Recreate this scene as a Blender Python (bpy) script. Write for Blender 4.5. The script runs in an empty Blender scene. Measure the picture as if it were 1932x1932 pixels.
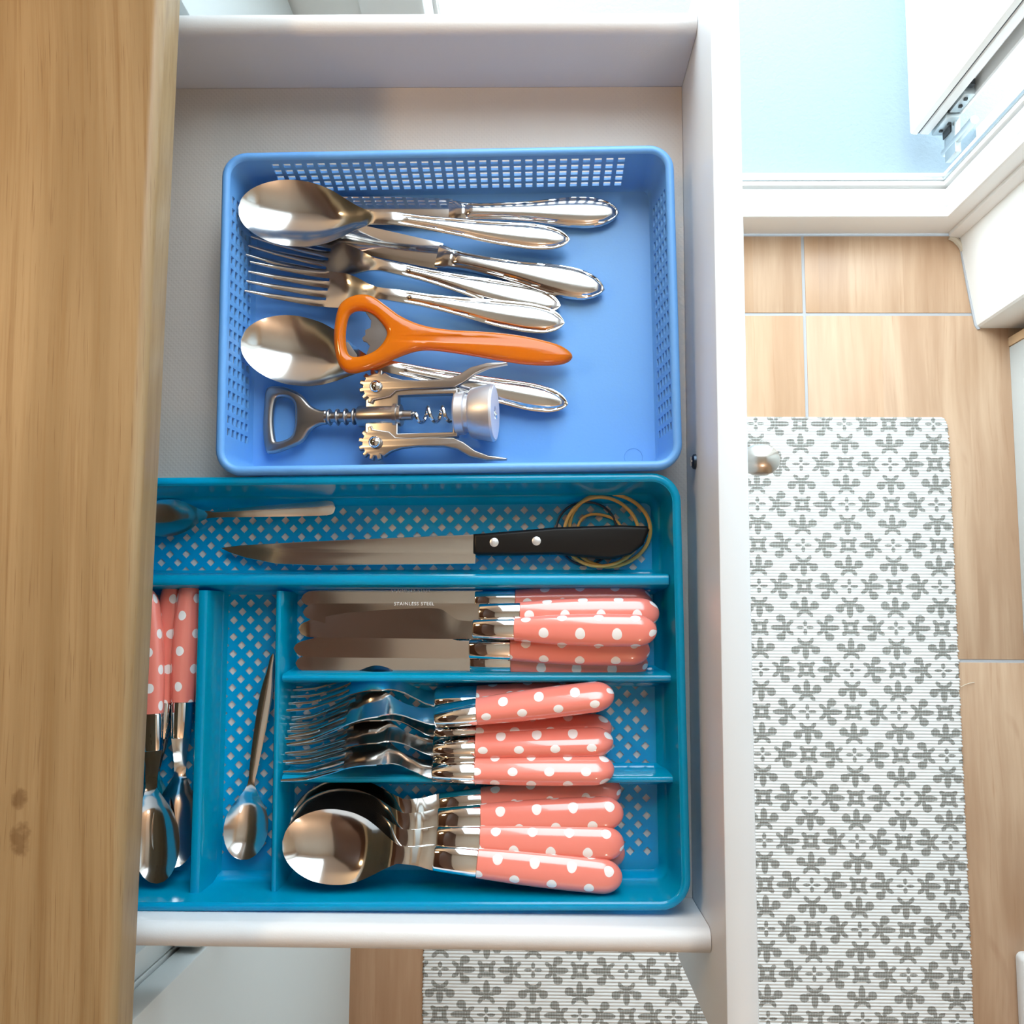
import bpy, bmesh, math, random
import numpy as np
from mathutils import Vector, Matrix

SC = bpy.context.scene
COL = SC.collection
random.seed(7)
S = 0.001                       # all sizes below are in millimetres

# ------------------------------------------------------------------ camera
cam_d = bpy.data.cameras.new('camera')
cam = bpy.data.objects.new('camera', cam_d)
COL.objects.link(cam)
cam_d.sensor_width = 36.0
cam_d.lens = 36.0 * 1904.87 / 1932.0
cam_d.clip_start = 0.01
cam_d.clip_end = 100
cam.matrix_world = Matrix(((0.9997988, -0.0044991, 0.0195470, 0.0),
                           (0.0066716, 0.9936250, -0.1125384, 0.0),
                           (-0.0189160, 0.1126462, 0.9934551, 1.390),
                           (0, 0, 0, 1)))
SC.camera = cam

# ------------------------------------------------------------------ light, exposure
SC.view_settings.view_transform = 'Standard'
SC.view_settings.look = 'None'
SC.view_settings.gamma = 1.0
SC.view_settings.use_curve_mapping = False
SC.view_settings.exposure = 0.0

world = bpy.data.worlds.new('overcast_sky')
SC.world = world
world.use_nodes = True
bg = world.node_tree.nodes['Background']
bg.inputs['Color'].default_value = (0.80, 0.93, 1.0, 1)
bg.inputs['Strength'].default_value = 9.0


def area_light(name, loc, rot, size, power, color, shape='DISK', size_y=None):
    l = bpy.data.lights.new(name, 'AREA')
    l.shape = shape
    l.size = size
    if size_y:
        l.size_y = size_y
    l.energy = power
    l.color = color
    o = bpy.data.objects.new(name, l)
    o.location = loc
    o.rotation_euler = rot
    COL.objects.link(o)
    return o


area_light('under_cupboard_lamp', (-0.60, 0.30, 1.435), (0, 0, 0), 0.09, 2.4, (1.0, 0.66, 0.34))
pl = bpy.data.lights.new('ambient_fill_bulb', 'POINT')  # unseen warm point light, added to raise the room's ambient
pl.energy = 10
pl.color = (1.0, 0.75, 0.58)
pl.shadow_soft_size = 0.07
po = bpy.data.objects.new('ambient_fill_bulb', pl)
po.location = (0.42, -1.35, 2.05)
COL.objects.link(po)
portal = area_light('doorway_portal', (0.232, 0.66, 1.10), (math.radians(90), 0, math.radians(180)), 0.62, 1,
                    (1, 1, 1), 'RECTANGLE', 2.02)
portal.rotation_euler = (math.radians(-90), 0, 0)
portal.data.cycles.is_portal = True


# ------------------------------------------------------------------ shader helpers
class E:
    """a value in a node tree, with arithmetic"""
    def __init__(s, nt, sock):
        s.nt, s.k = nt, sock

    def _m(s, op, *a):
        n = s.nt.nodes.new('ShaderNodeMath')
        n.operation = op
        for i, v in enumerate((s,) + a):
            if isinstance(v, E):
                s.nt.links.new(v.k, n.inputs[i])
            else:
                n.inputs[i].default_value = v
        return E(s.nt, n.outputs[0])

    def __add__(s, o): return s._m('ADD', o)
    def __sub__(s, o): return s._m('SUBTRACT', o)
    def __mul__(s, o): return s._m('MULTIPLY', o)
    def __truediv__(s, o): return s._m('DIVIDE', o)
    def lt(s, o): return s._m('LESS_THAN', o)
    def gt(s, o): return s._m('GREATER_THAN', o)
    def mn(s, o): return s._m('MINIMUM', o)
    def mx(s, o): return s._m('MAXIMUM', o)
    def ab(s): return s._m('ABSOLUTE')
    def sin(s): return s._m('SINE')
    def wrap(s, a, b): return s._m('WRAP', b, a)
    def floor(s): return s._m('FLOOR')

    def smooth(s, a, b, lo=0.0, hi=1.0):
        n = s.nt.nodes.new('ShaderNodeMapRange')
        n.interpolation_type = 'SMOOTHSTEP'
        s.nt.links.new(s.k, n.inputs[0])
        for i, v in enumerate((a, b, lo, hi)):
            n.inputs[i + 1].default_value = v
        return E(s.nt, n.outputs[0])


def new_mat(name):
    m = bpy.data.materials.new(name)
    m.use_nodes = True
    nt = m.node_tree
    p = nt.nodes['Principled BSDF']
    return m, nt, p


def coords(nt, kind='Object'):
    t = nt.nodes.new('ShaderNodeTexCoord')
    sp = nt.nodes.new('ShaderNodeSeparateXYZ')
    nt.links.new(t.outputs[kind], sp.inputs[0])
    return [E(nt, sp.outputs[i]) for i in range(3)]


def vec(nt, x, y, z):
    c = nt.nodes.new('ShaderNodeCombineXYZ')
    for i, v in enumerate((x, y, z)):
        if isinstance(v, E):
            nt.links.new(v.k, c.inputs[i])
        else:
            c.inputs[i].default_value = v
    return E(nt, c.outputs[0])


def noise(nt, v, scale, detail=3, rough=0.55, distort=0.0):
    n = nt.nodes.new('ShaderNodeTexNoise')
    nt.links.new(v.k, n.inputs['Vector'])
    n.inputs['Scale'].default_value = scale
    n.inputs['Detail'].default_value = detail
    n.inputs['Roughness'].default_value = rough
    n.inputs['Distortion'].default_value = distort
    return E(nt, n.outputs[0])


def mixc(nt, f, a, b):
    n = nt.nodes.new('ShaderNodeMix')
    n.data_type = 'RGBA'
    for i, v in ((0, f), (6, a), (7, b)):
        if isinstance(v, E):
            nt.links.new(v.k, n.inputs[i])
        elif i:
            n.inputs[i].default_value = tuple(v) + (1,)
        else:
            n.inputs[i].default_value = v
    return E(nt, n.outputs[2])


def bump(nt, p, h, strength, dist):
    n = nt.nodes.new('ShaderNodeBump')
    n.inputs['Strength'].default_value = strength
    n.inputs['Distance'].default_value = dist
    nt.links.new(h.k, n.inputs['Height'])
    nt.links.new(n.outputs[0], p.inputs['Normal'])


def plain(name, color, rough=0.5, metal=0.0, spec=0.5, coat=0.0, grain=None, sss=0.0):
    m, nt, p = new_mat(name)
    p.inputs['Base Color'].default_value = tuple(color) + (1,)
    p.inputs['Roughness'].default_value = rough
    p.inputs['Metallic'].default_value = metal
    p.inputs['Specular IOR Level'].default_value = spec
    p.inputs['Coat Weight'].default_value = coat
    p.inputs['Coat Roughness'].default_value = 0.08
    if sss:
        p.inputs['Subsurface Weight'].default_value = sss
        p.inputs['Subsurface Scale'].default_value = 0.003
        p.inputs['Subsurface Radius'].default_value = (1, 1, 1)
    if grain:
        sc, st, ds = grain
        x, y, z = coords(nt)
        bump(nt, p, noise(nt, vec(nt, x, y, z), sc, 2), st, ds)
    return m


M = {}
M['white_foil'] = plain('white_foil', (0.73, 0.725, 0.73), 0.42, grain=(900, 0.12, 0.0006))
M['white_front'] = plain('white_front', (0.71, 0.745, 0.775), 0.35)
M['cabinet_white'] = plain('cabinet_white', (0.60, 0.64, 0.64), 0.45)
M['upvc'] = plain('upvc', (0.87, 0.87, 0.86), 0.3)
M['wall_paint'] = plain('wall_paint', (0.84, 0.83, 0.80), 0.8, grain=(300, 0.1, 0.0006))
M['room_wall'] = plain('room_wall', (0.72, 0.56, 0.40), 0.85)
M['ceiling_paint'] = plain('ceiling_paint', (0.78, 0.68, 0.55), 0.85)
M['cup_wood'] = plain('cup_wood', (0.07, 0.027, 0.014), 0.5)
M['grout'] = plain('grout', (0.42, 0.43, 0.45), 0.85, grain=(600, 0.3, 0.001))
M['seal'] = plain('seal', (0.62, 0.55, 0.44), 0.7)
M['rubber_dark'] = plain('rubber_dark', (0.03, 0.035, 0.04), 0.6)
M['galvanised'] = plain('galvanised', (0.55, 0.60, 0.62), 0.35, 0.9)
M['basket_blue'] = plain('basket_blue', (0.135, 0.37, 0.78), 0.42, grain=(700, 0.08, 0.0005), sss=0.15)
M['steel_satin'] = plain('steel_satin', (0.70, 0.68, 0.66), 0.15, 1.0)
M['steel_polish'] = plain('steel_polish', (0.72, 0.70, 0.68), 0.09, 1.0)
M['steel_fork'] = plain('steel_fork', (0.70, 0.68, 0.66), 0.13, 1.0)
M['chrome'] = plain('chrome', (0.80, 0.79, 0.78), 0.05, 1.0)
M['steel_dull'] = plain('steel_dull', (0.12, 0.10, 0.09), 0.45, 0.3)
M['zinc'] = plain('zinc', (0.43, 0.40, 0.385), 0.30, 1.0)
M['nickel'] = plain('nickel', (0.66, 0.62, 0.57), 0.24, 1.0)
M['alu'] = plain('alu', (0.72, 0.72, 0.76), 0.38, 0.8)
M['bell_face'] = plain('bell_face', (0.74, 0.74, 0.86), 0.45)
M['black_handle'] = plain('black_handle', (0.010, 0.008, 0.007), 0.38, spec=0.25)
M['rivet'] = plain('rivet', (0.80, 0.80, 0.80), 0.35, 0.7)
M['band_tan'] = plain('band_tan', (0.66, 0.40, 0.11), 0.5)
M['band_dark'] = plain('band_dark', (0.012, 0.03, 0.06), 0.5)
M['beech_edge'] = plain('beech_edge', (0.72, 0.50, 0.30), 0.5)
M['screw_dark'] = plain('screw_dark', (0.05, 0.07, 0.10), 0.35, 0.8)
M['etch'] = plain('etch', (0.95, 0.95, 0.95), 0.6)
M['etch_dark'] = plain('etch_dark', (0.10, 0.08, 0.07), 0.6)
M['slab'] = plain('slab', (0.21, 0.27, 0.315), 0.8, grain=(180, 0.4, 0.002))


def translucent(name, tint, diff, k_clear, rough=0.12):
    """thin coloured plastic: part clear, part scattering, a glossy skin"""
    m, nt, p = new_mat(name)
    out = nt.nodes['Material Output']
    nt.nodes.remove(p)
    tr = nt.nodes.new('ShaderNodeBsdfTransparent')
    tr.inputs[0].default_value = tuple(tint) + (1,)
    df = nt.nodes.new('ShaderNodeBsdfDiffuse')
    df.inputs[0].default_value = tuple(diff) + (1,)
    tl = nt.nodes.new('ShaderNodeBsdfTranslucent')
    tl.inputs[0].default_value = tuple(diff) + (1,)
    gl = nt.nodes.new('ShaderNodeBsdfGlossy')
    gl.inputs['Roughness'].default_value = rough
    fr = nt.nodes.new('ShaderNodeFresnel')
    fr.inputs[0].default_value = 1.45

    def mix(f, a, b):
        n = nt.nodes.new('ShaderNodeMixShader')
        if isinstance(f, float):
            n.inputs[0].default_value = f
        else:
            nt.links.new(f, n.inputs[0])
        nt.links.new(a, n.inputs[1])
        nt.links.new(b, n.inputs[2])
        return n.outputs[0]
    body = mix(0.38, df.outputs[0], tl.outputs[0])
    body = mix(k_clear, body, tr.outputs[0])
    nt.links.new(mix(fr.outputs[0], body, gl.outputs[0]), out.inputs[0])
    return m


M['tray_blue'] = translucent('tray_blue', (0.04, 0.70, 1.0), (0.0, 0.66, 1.0), 0.42)
M['opener_orange'] = translucent('opener_orange', (1.0, 0.34, 0.34), (1.0, 0.27, 0.006), 0.22, 0.08)


def worktop_mat():
    m, nt, p = new_mat('oak_laminate')
    x, y, z = coords(nt)
    warp = noise(nt, vec(nt, x * 3, y * 1.2, z * 3), 1.0, 2) - 0.5
    xs = x + warp * 0.06 + y * 0.05
    grain = noise(nt, vec(nt, xs * 60, y * 2.2, z * 60), 1.0, 4, 0.6)
    fine = noise(nt, vec(nt, xs * 420, y * 9, z * 420), 1.0, 3, 0.6)
    pores = noise(nt, vec(nt, xs * 900, y * 26, z * 900), 1.0, 2, 0.5).smooth(0.60, 0.72)
    c = mixc(nt, grain.smooth(0.3, 0.7), (0.275, 0.175, 0.078), (0.37, 0.25, 0.125))
    streak = noise(nt, vec(nt, xs * 150, y * 2.6, z * 150), 1.0, 3, 0.65).smooth(0.54, 0.70)
    c = mixc(nt, streak * 0.55, c, (0.215, 0.115, 0.04))
    c = mixc(nt, fine.smooth(0.45, 0.75) * 0.5, c, (0.25, 0.14, 0.05))
    c = mixc(nt, pores * 0.45, c, (0.17, 0.085, 0.03))
    # a small knot near the front edge
    k1, k2 = (x + 0.2445) / 0.0042, (y + 0.0835) / 0.0060
    k3, k4 = (x + 0.2425) / 0.0056, (y + 0.1025) / 0.0085
    d = (k1 * k1 + k2 * k2).mn(k3 * k3 + k4 * k4) + (noise(nt, vec(nt, x, y, z), 160, 3) - 0.5) * 2.6
    c = mixc(nt, d.smooth(0.1, 1.1, 0.62, 0.0), c, (0.13, 0.062, 0.02))
    nt.links.new(c.k, p.inputs['Base Color'])
    p.inputs['Roughness'].default_value = 0.42
    bump(nt, p, fine, 0.12, 0.0006)
    return m


def tile_mat():
    m, nt, p = new_mat('wood_look_tile')
    x, y, z = coords(nt)
    oi = nt.nodes.new('ShaderNodeObjectInfo')
    r = E(nt, oi.outputs['Random'])
    strip = ((x + r * 0.3) / 0.1185).floor()
    seed = strip * 7.31 + r * 40.0
    warp = noise(nt, vec(nt, x * 5, y * 2, seed), 1.0, 2) - 0.5
    xs = x + warp * 0.04
    g = noise(nt, vec(nt, xs * 34, y * 2.6, seed), 1.0, 4, 0.6)
    f = noise(nt, vec(nt, xs * 260, y * 8, seed), 1.0, 3, 0.6)
    tone = noise(nt, vec(nt, seed * 3.1, seed * 1.7, 0.3), 1.0, 0)
    c = mixc(nt, g.smooth(0.3, 0.72), (0.43, 0.265, 0.16), (0.58, 0.395, 0.26))
    c = mixc(nt, f.smooth(0.55, 0.8) * 0.5, c, (0.36, 0.19, 0.095))
    c = mixc(nt, tone.smooth(0.3, 0.7) * 0.45, c, (0.47, 0.27, 0.14))
    # cathedral flecks
    k = noise(nt, vec(nt, xs * 16, y * 5, seed + 3.0), 1.0, 3, 0.6, 0.6).smooth(0.66, 0.76)
    c = mixc(nt, k * 0.4, c, (0.33, 0.17, 0.09))
    nt.links.new(c.k, p.inputs['Base Color'])
    p.inputs['Roughness'].default_value = 0.38
    bump(nt, p, f, 0.08, 0.0005)
    return m


def dots_mat():
    m, nt, p = new_mat('polka_dots')
    u, v, _ = coords(nt, 'UV')
    oi = nt.nodes.new('ShaderNodeObjectInfo')
    r = E(nt, oi.outputs['Random'])
    u = u + r * 20.0
    v = v + (r * 7.0).floor() * 2.3

    def cell(du, dv):
        a = (u + du).wrap(-10.5, 10.5)
        b = (v + dv).wrap(-8.2, 8.2) * 1.13
        return a * a + b * b
    d = cell(0.0, 0.0).mn(cell(10.5, 8.2))
    c = mixc(nt, d.smooth(7.4, 8.8), (0.90, 0.88, 0.88), (0.88, 0.245, 0.19))
    nt.links.new(c.k, p.inputs['Base Color'])
    p.inputs['Roughness'].default_value = 0.22
    p.inputs['Coat Weight'].default_value = 1.0
    p.inputs['Coat Roughness'].default_value = 0.03
    return m


def liner_mat():
    """white drawer base with a fine grid of raised anti slip dots"""
    m, nt, p = new_mat('drawer_base_foil')
    x, y, z = coords(nt)

    def cell(o):
        a = (x + o).wrap(-0.0016, 0.0016)
        b = (y + o).wrap(-0.0016, 0.0016)
        return a * a + b * b
    d = cell(0.0).mn(cell(0.0016))
    h = d.smooth(0.0, 0.0000007, 1.0, 0.0)
    p.inputs['Base Color'].default_value = (0.62, 0.57, 0.525, 1)
    p.inputs['Roughness'].default_value = 0.38
    bump(nt, p, h, 0.22, 0.0004)
    return m


def rug_mat():
    m, nt, p = new_mat('woven_medallions')
    X, Y, Z = coords(nt)
    PX, PY = 0.1225, 0.1125
    jit = (noise(nt, vec(nt, X, Y, 0.0), 500, 2) - 0.5) * 0.045
    # stepped weave: every rib carries one sample of the pattern
    ys = ((Y / 0.0042).floor() + 0.5) * 0.0042
    yq = ys * 0.2 + Y * 0.8
    cx, cy = 0.4332, 0.2259

    def fold(ox, oy):
        a = ((X - (cx + ox)).wrap(-PX / 2, PX / 2) / PX).ab()
        b = ((yq - (cy + oy)).wrap(-PY / 2, PY / 2) / PY).ab()
        return a, b

    def ell(a, b, ox, oy, rx, ry, ang=0.0):
        da, db = a - ox, b - oy
        if ang:
            cs, sn = math.cos(ang), math.sin(ang)
            da, db = da * cs + db * sn, db * cs - da * sn
        return (da * da) / (rx * rx) + (db * db) / (ry * ry)

    def medal(ox, oy):
        a, b = fold(ox, oy)
        hi, lo = a.mx(b), a.mn(b)
        d = ell(hi, lo, 0.205, 0.0, 0.085, 0.036)            # petal towards the centre
        d = d.mn(ell(hi, lo, 0.275, 0.0, 0.055, 0.017))
        d = d.mn(ell(hi, lo, 0.232, 0.112, 0.050, 0.048))     # side blobs
        d = d.mn(ell(hi, lo, 0.268, 0.060, 0.021, 0.045))
        d = d.mn(ell(hi, lo, 0.335, 0.060, 0.044, 0.024, 0.6))  # outer hooks
        d = d.mn(ell(hi, lo, 0.308, 0.025, 0.025, 0.024))
        # centre: square with drawn out corners and a hole
        sq = ell(hi, lo, 0.066, 0.066, 0.036, 0.026, 0.785)
        sq = sq.mn(ell(hi, lo, 0.050, 0.0, 0.027, 0.060))
        return d.mn(sq)

    def cross(ox, oy):
        a, b = fold(ox, oy)
        d = ell(a, b, 0.055, 0.0, 0.042, 0.019)
        return d.mn(ell(a, b, 0.0, 0.052, 0.022, 0.036))
    d = medal(0, 0).mn(medal(PX / 2, PY / 2)).mn(cross(PX / 2, 0)).mn(cross(0, PY / 2))
    mask = (d + jit * 6.0).smooth(0.85, 1.2, 1.0, 0.0)
    thr = (X * (6.2832 / 0.0021)).sin().smooth(-0.2, 0.9)
    dark = mixc(nt, thr, (0.27, 0.265, 0.245), (0.42, 0.415, 0.39))
    warp = noise(nt, vec(nt, X * 30, Y * 400, 0.0), 1.0, 2)
    light = mixc(nt, warp.smooth(0.35, 0.65), (0.74, 0.74, 0.73), (0.80, 0.80, 0.79))
    c = mixc(nt, mask, light, dark)
    nt.links.new(c.k, p.inputs['Base Color'])
    p.inputs['Roughness'].default_value = 0.9
    p.inputs['Specular IOR Level'].default_value = 0.15
    return m


M['worktop'] = worktop_mat()
M['tile'] = tile_mat()
M['dots'] = dots_mat()
M['liner'] = liner_mat()
M['rug'] = rug_mat()


# ------------------------------------------------------------------ mesh helpers
class MB:
    def __init__(s):
        s.v, s.f, s.uv = [], [], {}

    def add(s, verts, faces, uvs=None):
        o = len(s.v)
        s.v += [tuple(p) for p in verts]
        for k, f in enumerate(faces):
            if uvs:
                s.uv[len(s.f)] = uvs[k]
            s.f.append(tuple(i + o for i in f))
        return s

    def box(s, x0, x1, y0, y1, z0, z1, bev=0.0):
        bm = bmesh.new()
        bmesh.ops.create_cube(bm, size=1)
        for v in bm.verts:
            v.co = Vector((x0 + (v.co.x + .5) * (x1 - x0), y0 + (v.co.y + .5) * (y1 - y0), z0 + (v.co.z + .5) * (z1 - z0)))
        if bev:
            bmesh.ops.bevel(bm, geom=list(bm.edges), offset=bev, segments=2, profile=.5, affect='EDGES')
        bm.verts.index_update()
        s.add([v.co for v in bm.verts], [[v.index for v in f.verts] for f in bm.faces])
        bm.free()
        return s

    def loft(s, rings, cap=True, closed=False, uvf=None):
        n, m = len(rings), len(rings[0])
        V = [p for r in rings for p in r]
        F, UV = [], []
        for i in range(n if closed else n - 1):
            i2 = (i + 1) % n
            for j in range(m):
                j2 = (j + 1) % m
                F.append((i * m + j, i * m + j2, i2 * m + j2, i2 * m + j))
                if uvf:
                    UV.append((uvf(i, j), uvf(i, j + 1), uvf(i + 1, j + 1), uvf(i + 1, j)))
        if cap and not closed:
            F.append(tuple(range(m - 1, -1, -1)))
            F.append(tuple((n - 1) * m + j for j in range(m)))
            if uvf:
                UV.append([uvf(0, j) for j in range(m - 1, -1, -1)])
                UV.append([uvf(n - 1, j) for j in range(m)])
        return s.add(V, F, UV if uvf else None)

    def tube(s, path, r, n=8, closed=False):
        P = [Vector(p) for p in path]
        rings = []
        for i, p in enumerate(P):
            a = P[(i - 1) % len(P)] if (closed or i) else p
            b = P[(i + 1) % len(P)] if (closed or i < len(P) - 1) else p
            t = (b - a).normalized()
            u = t.cross(Vector((0, 0, 1)))
            if u.length < 1e-3:
                u = t.cross(Vector((0, 1, 0)))
            u.normalize()
            w = u.cross(t)
            rr = r[i] if isinstance(r, (list, tuple)) else r
            rings.append([p + (u * math.cos(2 * math.pi * k / n) + w * math.sin(2 * math.pi * k / n)) * rr for k in range(n)])
        return s.loft(rings, closed=closed)

    def lathe_x(s, prof, n=32, cy=0, cz=0):
        return s.loft([[(x, cy + r * math.cos(2 * math.pi * k / n), cz + r * math.sin(2 * math.pi * k / n)) for k in range(n)] for x, r in prof])

    def grid(s, P, Q, mask=None, closej=False):
        """two layers P and Q (lists of rows) walled along every open border; mask[i][j] False leaves a hole"""
        ni, nj = len(P), len(P[0])
        cj = nj if closej else nj - 1
        V = [p for r in P for p in r] + [q for r in Q for q in r]
        o = ni * nj
        F = []
        on = lambda i, j: (0 <= i < ni - 1) and (closej or 0 <= j < cj) and (mask is None or mask[i][j % cj])
        for i in range(ni - 1):
            for j in range(cj):
                if not on(i, j):
                    continue
                a, b = i * nj + j, i * nj + (j + 1) % nj
                c, d = (i + 1) * nj + (j + 1) % nj, (i + 1) * nj + j
                F.append((a, b, c, d))
                F.append((o + d, o + c, o + b, o + a))
                if not on(i - 1, j):
                    F.append((b, a, o + a, o + b))
                if not on(i + 1, j):
                    F.append((d, c, o + c, o + d))
                if not on(i, j - 1):
                    F.append((a, d, o + d, o + a))
                if not on(i, j + 1):
                    F.append((c, b, o + b, o + c))
        return s.add(V, F)

    def build(s, name, mat, parent=None, angle=40, merge=False, flip=True):
        me = bpy.data.meshes.new(name)
        me.from_pydata([(x * S, y * S, z * S) for x, y, z in s.v], [], s.f)
        if s.uv:
            ul = me.uv_layers.new(name='UVMap')
            for p in me.polygons:
                u = s.uv.get(p.index)
                if u:
                    for k, li in enumerate(p.loop_indices):
                        ul.data[li].uv = u[k]
        bm = bmesh.new()
        bm.from_mesh(me)
        if merge:
            bmesh.ops.remove_doubles(bm, verts=bm.verts, dist=1e-6)
        if flip:
            bmesh.ops.recalc_face_normals(bm, faces=bm.faces)
        bm.to_mesh(me)
        bm.free()
        me.validate()
        me.materials.append(M[mat] if isinstance(mat, str) else mat)
        if angle:
            me.shade_smooth()
            me.set_sharp_from_angle(angle=math.radians(angle))
        o = bpy.data.objects.new(name, me)
        COL.objects.link(o)
        if parent:
            o.parent = parent
        return o


def plate(name, outer, holes, thick, bev, mat, parent=None, z=0.0, warp=None, res=3):
    """a flat outline with holes, extruded and rounded at the edges (centre plane at z)"""
    cu = bpy.data.curves.new(name, 'CURVE')
    cu.dimensions = '2D'
    cu.fill_mode = 'BOTH'
    cu.extrude = max((thick / 2 - bev), 0.001) * S
    cu.bevel_depth = bev * S
    cu.bevel_resolution = res
    cu.offset = -bev * S
    for pts in [outer] + list(holes):
        sp = cu.splines.new('POLY')
        sp.points.add(len(pts) - 1)
        for i, (x, y) in enumerate(pts):
            sp.points[i].co = (x * S, y * S, 0, 1)
        sp.use_cyclic_u = True
    t = bpy.data.objects.new(name, cu)
    me = bpy.data.meshes.new_from_object(t)
    bpy.data.objects.remove(t)
    bm = bmesh.new()
    bm.from_mesh(me)
    bmesh.ops.remove_doubles(bm, verts=bm.verts, dist=1e-6)
    if warp:
        big = [f for f in bm.faces if len(f.verts) > 4]
        bmesh.ops.triangulate(bm, faces=big)
    for v in bm.verts:
        v.co.z += z * S
        if warp:
            v.co.z += warp(v.co.x / S, v.co.y / S) * S
    bmesh.ops.recalc_face_normals(bm, faces=bm.faces)
    bm.to_mesh(me)
    bm.free()
    me.materials.clear()
    me.materials.append(M[mat])
    me.shade_smooth()
    me.set_sharp_from_angle(angle=math.radians(50))
    o = bpy.data.objects.new(name, me)
    COL.objects.link(o)
    if parent:
        o.parent = parent
    return o


def smooth_loop(pts, n=6):
    """closed Catmull-Rom through 2-D points"""
    out = []
    N = len(pts)
    for i in range(N):
        p0, p1, p2, p3 = (np.array(pts[(i + k) % N], float) for k in (-1, 0, 1, 2))
        for k in range(n):
            t = k / n
            out.append(tuple(0.5 * (2 * p1 + (p2 - p0) * t + (2 * p0 - 5 * p1 + 4 * p2 - p3) * t * t + (3 * p1 - p0 - 3 * p2 + p3) * t ** 3)))
    return out


def pchip(xs, ys, x):
    xs, ys, x = np.array(xs, float), np.array(ys, float), np.array(x, float)
    h = np.diff(xs)
    d = np.diff(ys) / h
    m = np.zeros_like(ys)
    m[0], m[-1] = d[0], d[-1]
    for i in range(1, len(xs) - 1):
        if d[i - 1] * d[i] > 0:
            w1, w2 = 2 * h[i] + h[i - 1], h[i] + 2 * h[i - 1]
            m[i] = (w1 + w2) / (w1 / d[i - 1] + w2 / d[i])
    i = np.clip(np.searchsorted(xs, x, 'right') - 1, 0, len(xs) - 2)
    t = (x - xs[i]) / h[i]
    return ((1 + 2 * t) * (1 - t) ** 2 * ys[i] + t * (1 - t) ** 2 * h[i] * m[i]
            + t * t * (3 - 2 * t) * ys[i + 1] + t * t * (t - 1) * h[i] * m[i + 1])


def tab(t):
    """table of (x, y) pairs -> smooth function"""
    xs, ys = zip(*t)
    return lambda x: pchip(xs, ys, np.clip(x, xs[0], xs[-1]))


def empty(name, label=None, cat=None, group=None, kind=None, loc=(0, 0, 0), rz=0.0):
    o = bpy.data.objects.new(name, None)
    o.empty_display_size = 0.02
    COL.objects.link(o)
    o.location = (loc[0] * S, loc[1] * S, loc[2] * S)
    o.rotation_euler = (0, 0, rz)
    return tag(o, label, cat, group, kind)


def tag(o, label=None, cat=None, group=None, kind=None):
    for k, v in (('label', label), ('category', cat), ('group', group), ('kind', kind)):
        if v:
            o[k] = v
    return o


def dup(root):
    r = root.copy()
    COL.objects.link(r)
    for ch in list(root.children):
        c = ch.copy()
        COL.objects.link(c)
        c.parent = r
        for g in list(ch.children):
            d = g.copy()
            COL.objects.link(d)
            d.parent = c
    return r


def place(o, tip, end, roll=0.0):
    """lay a piece built along +x so that its origin is at tip and it points to end; roll > 0 leans its top to the left of that way"""
    a, b = Vector(tip), Vector(end)
    d = (b - a).normalized()
    y = Vector((0, 0, 1)).cross(d).normalized()
    z = d.cross(y)
    c, s_ = math.cos(roll), math.sin(roll)
    y2, z2 = y * c - z * s_, z * c + y * s_
    m = Matrix((d, y2, z2)).transposed().to_4x4()
    m.translation = a * S
    o.matrix_world = m
    return o


def struct(o):
    o['kind'] = 'structure'
    return o


# ================================================================== THE ROOM
fl = struct(MB().box(-800, 760, -2200, 560, -40, -1.2).build('floor', 'grout', angle=0))
# wood look tiles, 482 mm square, joints 4 mm
tile_me = None
for ix, x0 in enumerate((-578.6, -97.0, 385.2)):
    for iy, y0 in enumerate((-1004.6, -522.4, -40.2, 442.0)):
        h = 478.0 if iy < 3 else 112.0
        x1 = x0 + 478.0
        t = MB().box(x0, x1, y0, y0 + h, -9, 0, 0.8).build('tile', 'tile', fl, angle=30)

struct(MB().box(-860, -800, -2200, 700, -40, 2500).build('wall_left', 'room_wall', angle=0))
struct(MB().box(760, 820, -2200, 700, -40, 2500).build('wall_right', 'room_wall', angle=0))
struct(MB().box(-860, 820, -2260, -2200, -40, 2500).build('wall_near', 'room_wall', angle=0))
struct(MB().box(-860, 820, -2260, 760, 2500, 2560).build('ceiling', 'ceiling_paint', angle=0))
wf = MB()
wf.box(-800, -156, 560, 700, -40, 2500, 0)
wf.box(-156, 600, 560, 700, 2160, 2500, 0)
wf.box(622, 640, 560, 700, -40, 2500, 0)
struct(wf.build('wall_far', 'wall_paint', angle=0))
# wooden wall cupboards above the worktop: out of frame, mirrored in the cutlery
struct(MB().box(-800, -455, -1500, 556, 1450, 2495, 2).build('wall_cupboards', 'cup_wood', angle=30))
# pier to the right of the balcony door with a splayed reveal and a rounded corner
pr = []
for z in (-10, 2500):
    pr.append([(601, 561, z), (621.0, 428, z), (622.2, 423, z), (625, 420.6, z), (630, 420, z), (760, 420, z), (760, 700, z), (640, 700, z), (640, 561, z)])
struct(MB().loft(pr).build('wall_pier', 'wall_paint', angle=30))
# trim strip in the corner between the door frame and the reveal
tb = MB()
tb.loft([[(587, 559, z), (587, 552, z), (589, 550.5, z), (600, 549, z), (603, 549, z), (601, 559, z)] for z in (6, 2200)])
struct(tb.build('trim_1', 'upvc', angle=30))
sl = MB()
sl.tube([(590, 552, 3), (597, 548, 3), (604, 540, 3), (608, 532, 3)], 4.5, 8)
struct(sl.build('trim_2', 'seal'))
# skirting foot joint along the splayed reveal
gj = MB()
gj.loft([[(x, y, 0), (x + 3.5, y + .5, 0), (x + 3.5, y + .5, 3), (x, y, 2)] for x, y in ((604, 532), (610.8, 480), (619.2, 424), (623, 417.5))])
struct(gj.build('trim_3', 'grout'))

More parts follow.
